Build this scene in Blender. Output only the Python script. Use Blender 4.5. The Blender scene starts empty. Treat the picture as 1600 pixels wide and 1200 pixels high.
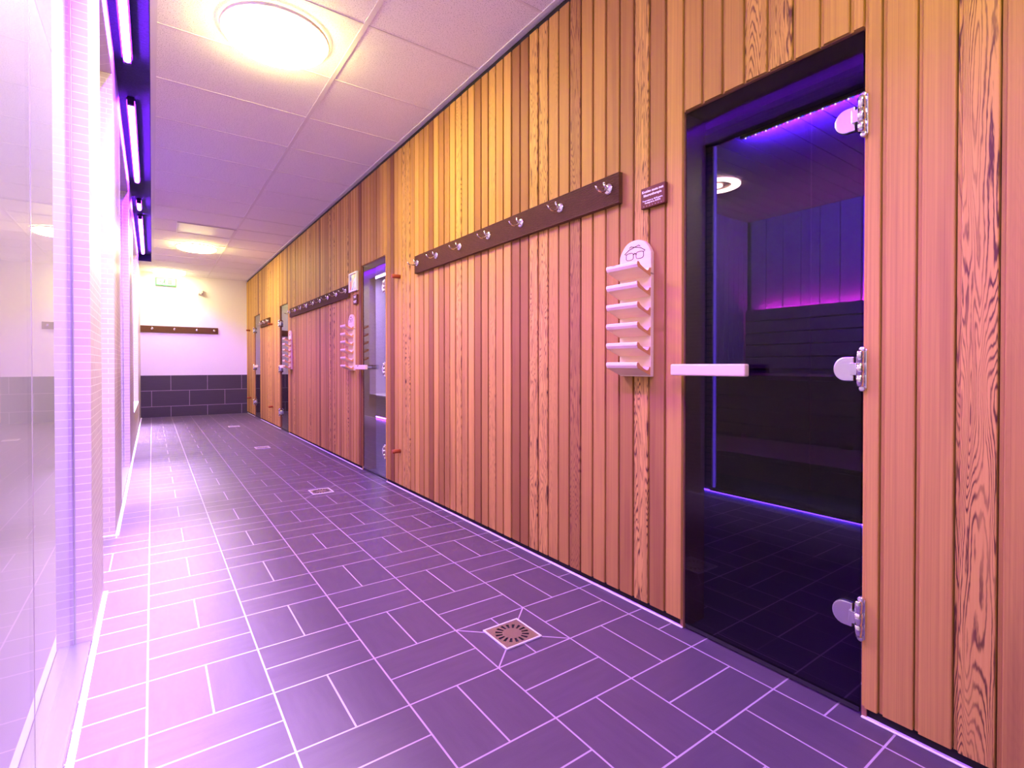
import bpy, bmesh, math, random
from mathutils import Vector, Matrix

PI = math.pi
SC = bpy.context.scene
COL = SC.collection

# ------------------------------------------------------------------ camera
EYE = 0.986
cam_d = bpy.data.cameras.new('camera')
cam = bpy.data.objects.new('camera', cam_d)
COL.objects.link(cam)
SC.camera = cam
cam.location = (0.0, 0.0, EYE)
cam.rotation_mode = 'XYZ'
cam.rotation_euler = (math.radians(90 - 0.5157), 0.0, math.radians(-35.362))
cam_d.sensor_fit = 'HORIZONTAL'
cam_d.sensor_width = 36.0
cam_d.lens = 792.227 / 1600 * 36
cam_d.shift_y = -21.81 / 1600
cam_d.clip_start = 0.02

# ------------------------------------------------------------------ world, view
w = bpy.data.worlds.new('world')
SC.world = w
w.use_nodes = True
w.node_tree.nodes['Background'].inputs[0].default_value = (0.5, 0.3, 0.7, 1)
w.node_tree.nodes['Background'].inputs[1].default_value = 0.0
vs = SC.view_settings
vs.view_transform = 'Standard'
vs.look = 'None'
vs.exposure = 0.0
vs.gamma = 1.0
vs.use_curve_mapping = False
SC.cycles.use_denoising = True
SC.cycles.max_bounces = 10
SC.cycles.diffuse_bounces = 6
SC.cycles.glossy_bounces = 5
SC.cycles.transparent_max_bounces = 16
SC.cycles.sample_clamp_indirect = 6.0

# strengths of the lamps the place has
LAMP_POWER = 116.0        # warm round ceiling lamps (emission of their diffusers)
LAMP_COL = (1.0, 0.84, 0.26)
NEAR_POWER = 46.0        # the lamp above the camera is dimmer
TUBE_POWER = 560.0        # violet tubes in the slot
TUBE_COL = (0.225, 0.016, 1.0)
BEAM_COL = (0.70, 0.58, 1.0)
BEAM_POWER = 25.0        # downward beam of each metre of tube, watts
BEAM_SPREAD = 28

# room measures (metres)
XW = 1.637      # backing of the wooden wall
XP = 1.607      # face of the planks
XL = -0.178     # corridor face of the left wall
XG = -0.226     # glass screens, set back a little
ZC = 2.742      # ceiling
YE = 11.80      # end wall
YB = -4.6      # wall behind the camera

# ------------------------------------------------------------------ node helpers
class N:
    """a socket with arithmetic, so that patterns can be written as formulas"""
    def __init__(s, nt, sock): s.nt, s.s = nt, sock
    def _m(s, op, *a):
        n = s.nt.nodes.new('ShaderNodeMath'); n.operation = op
        for i, v in enumerate((s,) + a):
            if isinstance(v, N): s.nt.links.new(v.s, n.inputs[i])
            else: n.inputs[i].default_value = v
        return N(s.nt, n.outputs[0])
    def __add__(s, o): return s._m('ADD', o)
    def __sub__(s, o): return s._m('SUBTRACT', o)
    def __mul__(s, o): return s._m('MULTIPLY', o)
    def __truediv__(s, o): return s._m('DIVIDE', o)
    def floor(s): return s._m('FLOOR')
    def fract(s): return s._m('FRACT')
    def abs(s): return s._m('ABSOLUTE')
    def sin(s): return s._m('SINE')
    def lt(s, o): return s._m('LESS_THAN', o)
    def gt(s, o): return s._m('GREATER_THAN', o)
    def mod(s, o): return s._m('FLOORED_MODULO', o)
    def min(s, o): return s._m('MINIMUM', o)
    def max(s, o): return s._m('MAXIMUM', o)
    def pow(s, o): return s._m('POWER', o)
    def step(s, a, b):
        n = s.nt.nodes.new('ShaderNodeMapRange'); n.interpolation_type = 'SMOOTHSTEP'
        s.nt.links.new(s.s, n.inputs['Value'])
        n.inputs['From Min'].default_value = a; n.inputs['From Max'].default_value = b
        return N(s.nt, n.outputs[0])

def new_mat(name):
    m = bpy.data.materials.new(name); m.use_nodes = True
    nt = m.node_tree
    b = nt.nodes['Principled BSDF']
    return m, nt, b

def xyz(nt):
    g = nt.nodes.new('ShaderNodeNewGeometry')
    s = nt.nodes.new('ShaderNodeSeparateXYZ')
    nt.links.new(g.outputs['Position'], s.inputs[0])
    return [N(nt, s.outputs[i]) for i in range(3)]

def vec(nt, *a):
    c = nt.nodes.new('ShaderNodeCombineXYZ')
    for i, v in enumerate(a):
        if isinstance(v, N): nt.links.new(v.s, c.inputs[i])
        else: c.inputs[i].default_value = v
    return c.outputs[0]

def noise(nt, v, scale=1.0, detail=2.0, rough=0.5, dist=0.0):
    n = nt.nodes.new('ShaderNodeTexNoise')
    if v is not None: nt.links.new(v, n.inputs['Vector'])
    n.inputs['Scale'].default_value = scale
    n.inputs['Detail'].default_value = detail
    n.inputs['Roughness'].default_value = rough
    n.inputs['Distortion'].default_value = dist
    return N(nt, n.outputs['Fac'])

def mix(nt, f, a, b, mode='MIX'):
    n = nt.nodes.new('ShaderNodeMix'); n.data_type = 'RGBA'; n.blend_type = mode
    for sock, v in ((n.inputs[0], f), (n.inputs[6], a), (n.inputs[7], b)):
        if isinstance(v, N): nt.links.new(v.s, sock)
        elif isinstance(v, (int, float)): sock.default_value = v
        elif isinstance(v, tuple): sock.default_value = v if len(v) == 4 else (*v, 1)
        else: nt.links.new(v, sock)
    return n.outputs[2]

def bump(nt, b, h, strength=0.3, dist=0.002):
    n = nt.nodes.new('ShaderNodeBump')
    n.inputs['Strength'].default_value = strength
    n.inputs['Distance'].default_value = dist
    nt.links.new(h.s if isinstance(h, N) else h, n.inputs['Height'])
    nt.links.new(n.outputs[0], b.inputs['Normal'])

def plain(name, col, rough=0.5, metal=0.0, spec=0.5, grain=0.0, gscale=60.0):
    m, nt, b = new_mat(name)
    b.inputs['Roughness'].default_value = rough
    b.inputs['Metallic'].default_value = metal
    b.inputs['Specular IOR Level'].default_value = spec
    if grain:
        f = noise(nt, None, gscale, 3.0)
        tc = nt.nodes.new('ShaderNodeTexCoord')
        nt.links.new(tc.outputs['Object'], f.s.node.inputs['Vector'])
        dark = tuple(c * (1 - grain) for c in col); lite = tuple(min(1, c * (1 + grain)) for c in col)
        nt.links.new(mix(nt, f, dark, lite), b.inputs['Base Color'])
    else:
        b.inputs['Base Color'].default_value = (*col, 1)
    return m

def emitter(name, col, strength, base=(0.8, 0.8, 0.8)):
    m, nt, b = new_mat(name)
    b.inputs['Base Color'].default_value = (*base, 1)
    b.inputs['Emission Color'].default_value = (*col, 1)
    b.inputs['Emission Strength'].default_value = strength
    return m

def glass_mat(name, tint, refl=1.0, ior=1.5):
    """clear sheet: tinted see-through plus the mirror image glass gives at a flat angle"""
    m = bpy.data.materials.new(name); m.use_nodes = True
    nt = m.node_tree
    nt.nodes.clear()
    out = nt.nodes.new('ShaderNodeOutputMaterial')
    tr = nt.nodes.new('ShaderNodeBsdfTransparent'); tr.inputs[0].default_value = (*tint, 1)
    gl = nt.nodes.new('ShaderNodeBsdfGlossy'); gl.inputs['Roughness'].default_value = 0.0
    gl.inputs[0].default_value = (refl, refl, refl, 1)
    fr = nt.nodes.new('ShaderNodeFresnel'); fr.inputs[0].default_value = ior
    g = nt.nodes.new('ShaderNodeNewGeometry')
    back = N(nt, g.outputs['Backfacing'])
    fac = N(nt, fr.outputs[0]) * (back * -1.0 + 1.0)      # inner faces only pass light on
    mx = nt.nodes.new('ShaderNodeMixShader')
    nt.links.new(fac.s, mx.inputs[0])
    nt.links.new(tr.outputs[0], mx.inputs[1]); nt.links.new(gl.outputs[0], mx.inputs[2])
    nt.links.new(mx.outputs[0], out.inputs[0])
    return m

# ------------------------------------------------------------------ materials
def mat_cedar(name='cedar planks'):
    m, nt, b = new_mat(name)
    x, y, z = xyz(nt)
    at = nt.nodes.new('ShaderNodeAttribute'); at.attribute_name = 'plank'
    sp = nt.nodes.new('ShaderNodeSeparateColor'); nt.links.new(at.outputs['Color'], sp.inputs[0])
    tone, fig, seed = [N(nt, sp.outputs[i]) for i in range(3)]
    hor = x + y
    streak = noise(nt, vec(nt, hor * 170.0, z * 1.6, seed * 91.0), 1.0, 4.0, 0.6)
    broad = noise(nt, vec(nt, hor * 14.0, z * 0.9, seed * 53.0), 1.0, 2.0)
    field = noise(nt, vec(nt, hor * 13.0, z * 0.85, seed * 37.0), 1.0, 2.4, 0.5, 0.45)
    fine = noise(nt, vec(nt, hor * 90.0, z * 9.0, seed * 29.0), 1.0, 3.0, 0.6)
    ring = (field * 44.0 + hor * 40.0 + fine * 1.5).fract()
    patch = noise(nt, vec(nt, hor * 30.0, z * 2.4, seed * 61.0), 1.0, 2.0)
    line = (ring - 0.5).abs().step(0.20, 0.48) * (patch.step(0.30, 0.60) * 0.55 + 0.45)
    straight = noise(nt, vec(nt, hor * 420.0, z * 0.8, seed * 11.0), 1.0, 2.0)
    col = mix(nt, tone, (0.60, 0.350, 0.070), (0.180, 0.070, 0.016))
    col = mix(nt, (streak - 0.35) * 0.9, col, (0.20, 0.062, 0.028))
    col = mix(nt, broad.step(0.55, 0.78) * 0.38, col, (0.17, 0.052, 0.026))
    col = mix(nt, straight.step(0.5, 0.72) * 0.22, col, (0.18, 0.05, 0.025))
    light = mix(nt, streak, (0.68, 0.42, 0.095), (0.50, 0.255, 0.05))
    figc = mix(nt, line, light, (0.070, 0.018, 0.011))
    col = mix(nt, fig.step(0.35, 0.95) * 0.92, col, figc)
    nt.links.new(col, b.inputs['Base Color'])
    b.inputs['Roughness'].default_value = 0.62
    b.inputs['Specular IOR Level'].default_value = 0.25
    bump(nt, b, streak * 0.6 + straight * 0.4, 0.25, 0.0012)
    return m

FX, FY, MX, MY = -0.017, 1.9398, 0.3110, 0.2870     # grid of the floor tiles
DRAINS = [(3, -2), (3, 7), (3, 16), (3, 25)]
def mat_floor():
    m, nt, b = new_mat('floor tiles')
    x, y, z = xyz(nt)
    u = (x - FX) / MX; v = (y - FY) / MY
    iu = u.floor(); iv = v.floor(); fu = u.fract(); fv = v.fract()
    odd = (iu + iv).mod(2.0).gt(0.5)
    gw = 0.0025
    du = (fu - 0.5).abs(); dv = (fv - 0.5).abs()
    edge = (du * -1.0 + 0.5).lt(gw / MX).max((dv * -1.0 + 0.5).lt(gw / MY))
    split = (odd * du.lt(gw / MX)).max((odd * -1.0 + 1.0) * dv.lt(gw / MY))
    diag = (du - dv).abs().lt(0.012) 
    isd = None
    for i, j in DRAINS:
        t = (iu - float(i)).abs().lt(0.5) * (iv - float(j)).abs().lt(0.5)
        isd = t if isd is None else isd.max(t)
    grout = edge.max(split).max(diag * isd)
    half = (odd * fu.gt(0.5)).max((odd * -1.0 + 1.0) * fv.gt(0.5))
    tid = iu * 12.7 + iv * 7.31 + half * 3.17
    wn = nt.nodes.new('ShaderNodeTexWhiteNoise'); wn.noise_dimensions = '1D'
    nt.links.new(tid.s, wn.inputs['W'])
    rnd = N(nt, wn.outputs['Value'])
    # cloudy striations run along each tile
    a = odd * (y - x) + x; c = odd * (x - y) + y
    cloud = noise(nt, vec(nt, a * 7.0, c * 42.0, tid), 1.0, 5.0, 0.6)
    speck = noise(nt, vec(nt, x * 420.0, y * 420.0, z), 1.0, 2.0)
    base = mix(nt, cloud, (0.066, 0.042, 0.062), (0.114, 0.076, 0.106))
    base = mix(nt, rnd * 0.22, base, (0.059, 0.043, 0.056))
    base = mix(nt, speck.step(0.55, 0.8) * 0.15, base, (0.135, 0.110, 0.135))
    col = mix(nt, grout, base, (0.42, 0.32, 0.39))
    nt.links.new(col, b.inputs['Base Color'])
    r = cloud * 0.10 + 0.34 + grout * 0.3
    nt.links.new(r.s, b.inputs['Roughness'])
    b.inputs['Specular IOR Level'].default_value = 0.5
    bump(nt, b, (grout * -1.0) + speck * 0.25 + cloud * 0.2, 0.30, 0.002)
    return m

def mat_brick(name, bw, bh, c1, c2, grout, gw, rough=0.3, ox=0.0, oz=0.0, axis=None, cloud=0.0, offset=0.5):
    m, nt, b = new_mat(name)
    x, y, z = xyz(nt)
    h = {'x': x, 'y': y}.get(axis) or (x + y)
    br = nt.nodes.new('ShaderNodeTexBrick')
    nt.links.new(vec(nt, h + ox, z + oz, 0.0), br.inputs['Vector'])
    br.offset = offset; br.squash = 1.0
    br.inputs['Scale'].default_value = 1.0
    br.inputs['Mortar Size'].default_value = gw
    br.inputs['Mortar Smooth'].default_value = 0.0
    br.inputs['Brick Width'].default_value = bw
    br.inputs['Row Height'].default_value = bh
    br.inputs['Color1'].default_value = (*c1, 1)
    br.inputs['Color2'].default_value = (*c2, 1)
    br.inputs['Mortar'].default_value = (*grout, 1)
    col = br.outputs['Color']
    if cloud:
        f = noise(nt, vec(nt, h * 6.0, z * 45.0, 1.0), 1.0, 4.0)
        col = mix(nt, f * cloud, col, (0.02, 0.015, 0.02))
    nt.links.new(col, b.inputs['Base Color'])
    b.inputs['Roughness'].default_value = rough
    bump(nt, b, N(nt, br.outputs['Fac']) * -1.0, 0.35, 0.002)
    return m

def mat_ceiling():
    m, nt, b = new_mat('mineral ceiling boards')
    x, y, z = xyz(nt)
    s1 = noise(nt, vec(nt, x * 95.0, y * 95.0, 0.0), 1.0, 4.0, 0.65)
    s2 = noise(nt, vec(nt, x * 190.0, y * 190.0, 3.0), 1.0, 2.0, 0.6)
    col = mix(nt, s2.step(0.55, 0.66) * 0.7, (0.88, 0.85, 0.85), (0.26, 0.23, 0.25))
    col = mix(nt, s1.step(0.5, 0.8) * 0.25, col, (0.66, 0.62, 0.63))
    nt.links.new(col, b.inputs['Base Color'])
    b.inputs['Roughness'].default_value = 0.9
    b.inputs['Specular IOR Level'].default_value = 0.1
    bump(nt, b, s2 + s1, 0.25, 0.002)
    return m

def mat_slot():
    m, nt, b = new_mat('dark wood wool board')
    x, y, z = xyz(nt)
    s = noise(nt, vec(nt, x * 60.0, y * 160.0, z * 60.0), 1.0, 4.0, 0.7, 1.2)
    d = noise(nt, vec(nt, x * 55.0, y * 30.0, 2.0), 1.0, 1.0)
    col = mix(nt, s.step(0.42, 0.62), (0.007, 0.008, 0.017), (0.022, 0.025, 0.050))
    col = mix(nt, d.step(0.68, 0.74), col, (0.008, 0.006, 0.012))
    nt.links.new(col, b.inputs['Base Color'])
    b.inputs['Roughness'].default_value = 0.8
    bump(nt, b, s, 0.6, 0.003)
    return m

def mat_pale_wood():
    m, nt, b = new_mat('pale lime wood')
    tc = nt.nodes.new('ShaderNodeTexCoord'); s = nt.nodes.new('ShaderNodeSeparateXYZ')
    nt.links.new(tc.outputs['Object'], s.inputs[0])
    x, y, z = [N(nt, s.outputs[i]) for i in range(3)]
    f = noise(nt, vec(nt, x * 60.0, y * 5.0, z * 60.0), 1.0, 4.0)
    k = noise(nt, vec(nt, x * 9.0, y * 14.0, z * 26.0), 1.0, 0.0)
    col = mix(nt, f, (0.85, 0.72, 0.45), (0.74, 0.57, 0.33))
    col = mix(nt, k.step(0.76, 0.79) * 0.8, col, (0.16, 0.07, 0.04))
    nt.links.new(col, b.inputs['Base Color'])
    b.inputs['Roughness'].default_value = 0.5
    return m

def mat_poster():
    m, nt, b = new_mat('poster print')
    tc = nt.nodes.new('ShaderNodeTexCoord')
    f = noise(nt, tc.outputs['Object'], 9.0, 1.0)
    g = noise(nt, tc.outputs['Object'], 14.0, 2.0)
    col = mix(nt, f.step(0.45, 0.55), (0.72, 0.22, 0.16), (0.38, 0.48, 0.75))
    col = mix(nt, g.step(0.58, 0.66), col, (0.16, 0.12, 0.30))
    nt.links.new(col, b.inputs['Base Color'])
    b.inputs['Roughness'].default_value = 0.3
    return m

M = dict(
    cedar=mat_cedar(), floor=mat_floor(), ceiling=mat_ceiling(), slot=mat_slot(), lime=mat_pale_wood(), endgrain=plain('honey end grain', (0.62, 0.32, 0.09), 0.6), poster=mat_poster(),
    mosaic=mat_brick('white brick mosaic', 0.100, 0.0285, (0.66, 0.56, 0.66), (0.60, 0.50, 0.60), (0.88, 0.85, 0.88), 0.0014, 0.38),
    endtile=mat_brick('anthracite wall tiles', 0.607, 0.302, (0.050, 0.040, 0.044), (0.060, 0.048, 0.052), (0.36, 0.30, 0.31), 0.0045, 0.4, ox=0.011 + 6.07, oz=0.101, axis='x', cloud=0.4),
    darkmosaic=mat_brick('dark glass mosaic', 0.05, 0.05, (0.24, 0.16, 0.13), (0.30, 0.19, 0.14), (0.05, 0.03, 0.03), 0.003, 0.3, offset=0.0),
    white=plain('white plaster', (0.82, 0.78, 0.75), 0.85, grain=0.02, gscale=30),
    gap=plain('dark gap behind the boards', (0.012, 0.008, 0.007), 0.9),
    grid=plain('white ceiling profile', (0.74, 0.70, 0.70), 0.5),
    backing=plain('white lacquered board', (0.78, 0.82, 0.93), 0.6),
    chrome=plain('polished chrome', (0.83, 0.82, 0.84), 0.10, 1.0),
    satin=plain('satin metal', (0.80, 0.78, 0.82), 0.28, 1.0),
    steel=plain('brushed steel', (0.55, 0.50, 0.50), 0.36, 1.0, grain=0.15, gscale=200),
    rail=plain('dark ribbed board', (0.120, 0.056, 0.022), 0.7, spec=0.12, grain=0.2),
    plaque=plain('dark brown plaque', (0.125, 0.036, 0.018), 0.5, spec=0.12),
    letter=plain('white lettering', (0.9, 0.88, 0.88), 0.5),
    ink=plain('burnt dark line', (0.05, 0.02, 0.025), 0.7),
    peg=plain('red cedar dowel', (0.33, 0.070, 0.016), 0.45, grain=0.25),
    caulk=plain('white sealant', (0.78, 0.74, 0.78), 0.45),
    jamb=plain('brown door reveal', (0.36, 0.165, 0.075), 0.5, grain=0.2),
    seal=plain('black rubber', (0.02, 0.016, 0.018), 0.6),
    darkwood=plain('dark stained boards', (0.17, 0.085, 0.055), 0.6, grain=0.3, gscale=20),
    cabin=plain('cabin boards', (0.30, 0.19, 0.16), 0.6, grain=0.25, gscale=25),
    bench=plain('bench wood', (0.34, 0.17, 0.09), 0.55, grain=0.25, gscale=25),
    plinth=plain('black plinth', (0.015, 0.012, 0.014), 0.5),
    green=plain('green sign', (0.03, 0.30, 0.09), 0.4),
    plastic=plain('white plastic', (0.82, 0.80, 0.78), 0.4),
    lens=plain('grey plastic lens', (0.45, 0.38, 0.42), 0.3),
    lampglow=emitter('warm lamp diffuser', LAMP_COL, LAMP_POWER),
    lampfar=emitter('far lamp diffuser', (1.0, 0.92, 0.44), 44.0),
    lampdim=emitter('dimmer lamp diffuser', LAMP_COL, NEAR_POWER),
    tubeglow=emitter('violet light tube', TUBE_COL, TUBE_POWER),
    exitglow=emitter('lit sign face', (0.55, 1.0, 0.50), 0.30, (0.16, 0.34, 0.17)),
    glass=glass_mat('clear screen glass', (0.97, 0.97, 0.985)),
    tinted=glass_mat('grey tinted glass', (0.46, 0.42, 0.48), refl=0.5, ior=1.5),
    tinted2=glass_mat('grey glass', (0.52, 0.48, 0.54), refl=1.0, ior=1.62),
    smoke=glass_mat('cabin glass', (0.80, 0.80, 0.84)),
)

# ------------------------------------------------------------------ mesh helpers
class MB:
    def __init__(s): s.bm = bmesh.new()
    def box(s, x0, x1, y0, y1, z0, z1, bev=0.0, seg=2):
        bm = bmesh.new()
        bmesh.ops.create_cube(bm, size=1.0)
        for v in bm.verts:
            v.co = Vector(((x0 + x1) / 2 + v.co.x * (x1 - x0), (y0 + y1) / 2 + v.co.y * (y1 - y0), (z0 + z1) / 2 + v.co.z * (z1 - z0)))
        if bev:
            bmesh.ops.bevel(bm, geom=bm.edges[:], offset=bev, segments=seg, affect='EDGES', profile=0.5)
        return s._take(bm)
    def _take(s, bm, mtx=None, smooth=False):
        if mtx: bmesh.ops.transform(bm, matrix=mtx, verts=bm.verts)
        me = bpy.data.meshes.new('tmp'); 
        if smooth:
            for f in bm.faces: f.smooth = True
        bm.to_mesh(me); bm.free(); s.bm.from_mesh(me); bpy.data.meshes.remove(me)
        return s
    def lathe(s, prof, centre=(0, 0, 0), axis='z', seg=32, smooth=True):
        """prof: (radius, height) pairs turned about the axis"""
        bm = bmesh.new(); rings = []
        for r, h in prof:
            if r < 1e-6: rings.append([bm.verts.new((0, 0, h))])
            else: rings.append([bm.verts.new((r * math.cos(2 * PI * k / seg), r * math.sin(2 * PI * k / seg), h)) for k in range(seg)])
        for a, b in zip(rings, rings[1:]):
            for k in range(seg):
                k2 = (k + 1) % seg
                q = [a[k % len(a)], a[k2 % len(a)], b[k2 % len(b)], b[k % len(b)]]
                q2 = []
                for v in q:
                    if v not in q2: q2.append(v)
                if len(q2) >= 3:
                    try: bm.faces.new(q2)
                    except ValueError: pass
        bmesh.ops.recalc_face_normals(bm, faces=bm.faces)
        mt = Matrix.Translation(centre)
        if axis == 'x': mt = mt @ Matrix.Rotation(PI / 2, 4, 'Y')
        if axis == '-x': mt = mt @ Matrix.Rotation(-PI / 2, 4, 'Y')
        if axis == 'y': mt = mt @ Matrix.Rotation(-PI / 2, 4, 'X')
        if axis == '-y': mt = mt @ Matrix.Rotation(PI / 2, 4, 'X')
        if axis == '-z': mt = mt @ Matrix.Rotation(PI, 4, 'X')
        return s._take(bm, mt, smooth)
    def tube(s, pts, r, seg=10, smooth=True, closed=False):
        pts = [Vector(p) for p in pts]; n = len(pts)
        rad = r if isinstance(r, (list, tuple)) else [r] * n
        bm = bmesh.new(); rings = []; up = None
        for i, p in enumerate(pts):
            if closed: t = (pts[(i + 1) % n] - pts[i - 1]).normalized()
            else: t = (pts[min(i + 1, n - 1)] - pts[max(i - 1, 0)]).normalized()
            if up is None:
                up = Vector((0, 0, 1)) if abs(t.z) < 0.9 else Vector((1, 0, 0))
            a = (up - t * up.dot(t)).normalized(); c = t.cross(a); up = a
            rings.append([bm.verts.new(p + (a * math.cos(2 * PI * k / seg) + c * math.sin(2 * PI * k / seg)) * rad[i]) for k in range(seg)])
        pairs = list(zip(rings, rings[1:])) + ([(rings[-1], rings[0])] if closed else [])
        for a, b in pairs:
            for k in range(seg): bm.faces.new((a[k], a[(k + 1) % seg], b[(k + 1) % seg], b[k]))
        if not closed:
            bm.faces.new(rings[0][::-1]); bm.faces.new(rings[-1])
        bmesh.ops.recalc_face_normals(bm, faces=bm.faces)
        return s._take(bm, None, smooth)
    def prism(s, poly, a0, a1, axis='y', bev=0.0):
        """poly: 2-D outline; axis y -> (x,z), axis x -> (y,z), axis z -> (x,y)"""
        bm = bmesh.new()
        def P(p, a): return {'y': (p[0], a, p[1]), 'x': (a, p[0], p[1]), 'z': (p[0], p[1], a)}[axis]
        lo = [bm.verts.new(P(p, a0)) for p in poly]; hi = [bm.verts.new(P(p, a1)) for p in poly]
        bm.faces.new(lo); bm.faces.new(hi[::-1]); n = len(poly)
        for k in range(n): bm.faces.new((lo[k], hi[k], hi[(k + 1) % n], lo[(k + 1) % n]))
        bmesh.ops.recalc_face_normals(bm, faces=bm.faces)
        if bev:
            bmesh.ops.bevel(bm, geom=[e for e in bm.edges if len(e.link_faces) == 2 and e.calc_face_angle(0) > 0.6], offset=bev, segments=2, affect='EDGES', profile=0.5)
        return s._take(bm)
    def build(s, name, mat, parent=None):
        me = bpy.data.meshes.new(name)
        s.bm.to_mesh(me); s.bm.free()
        me.materials.append(mat if not isinstance(mat, str) else M[mat])
        o = bpy.data.objects.new(name, me); COL.objects.link(o)
        if parent:
            o.parent = parent
            o.matrix_parent_inverse = Matrix.Identity(4)
        return o

def tag(o, label, cat, group=None):
    o['label'] = label; o['category'] = cat
    if group: o['group'] = group
    return o

def thing(name, label, cat, loc=(0, 0, 0), group=None):
    o = bpy.data.objects.new(name, None); COL.objects.link(o)
    o.empty_display_size = 0.05
    o.location = loc
    return tag(o, label, cat, group)

def struct(o, label=None, cat=None):
    o['kind'] = 'structure'
    if label: o['label'] = label
    if cat: o['category'] = cat
    return o

def copy_tree(o, parent=None):
    c = o.copy(); COL.objects.link(c)
    if parent: c.parent = parent
    for ch in list(o.children): copy_tree(ch, c)
    return c

# ================================================================== THE SETTING
# ---- floor
struct(MB().box(-1.1, 6.2, YB - 0.2, 12.0, -0.06, 0.0).build('floor', 'floor'), 'dark grey tiles laid in basket weave with pale joints', 'floor')

# ---- ceiling: boards right of the slot and beyond its end, with the profiles they lie in
SLOT_E = 10.55
cb = MB()
cb.box(0.0, 1.75, YB - 0.2, 12.0, ZC, ZC + 0.05)
cb.box(-1.1, 0.0, SLOT_E, 12.0, ZC, ZC + 0.05)
ceil_o = struct(cb.build('ceiling', 'ceiling'), 'speckled mineral boards in white profiles', 'ceiling')
g = MB()
RUN = 0.907
g.box(RUN - 0.012, RUN + 0.012, YB, YE, ZC - 0.004, ZC + 0.002)
g.box(0.0, 0.030, YB, SLOT_E, ZC - 0.006, ZC + 0.002)
g.box(1.585, 1.607, YB, YE, ZC - 0.006, ZC + 0.002)
g.box(-0.2, 1.6, YE - 0.022, YE, ZC - 0.006, ZC + 0.002)
k = -13
while True:
    yk = 3.1826 + 0.6 * k
    if yk > YE - 0.05: break
    g.box(0.030, 1.585, yk - 0.007, yk + 0.007, ZC - 0.003, ZC + 0.002)
    k += 1
g.build('ceiling_grid', 'grid', ceil_o)
ed = MB().box(-0.004, 0.0, YB, SLOT_E, ZC - 0.006, ZC + 0.110)
ed.box(-0.9, 0.0, SLOT_E - 0.004, SLOT_E, ZC, ZC + 0.110)
ed.build('slot_edge', 'slot', ceil_o)
struct(MB().box(-1.1, 0.0, YB - 0.2, SLOT_E, ZC + 0.110, ZC + 0.15).build('ceiling_slot', 'slot'), 'dark rough board above the light slot', 'ceiling')

# ---- end wall and the wall behind the camera
ew = struct(MB().box(-1.1, 1.75, YE, YE + 0.1, 0.0, ZC + 0.02).build('wall_end', 'white'), 'white plastered end wall', 'wall')
MB().box(-1.1, 1.637, YE - 0.012, YE, 0.0, 0.795).build('tile_wainscot', 'endtile', ew)
bw = struct(MB().box(-1.1, 1.75, YB - 0.1, YB, 0.0, ZC + 0.1).build('wall_behind', 'white'), 'white wall behind the camera', 'wall')

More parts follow.
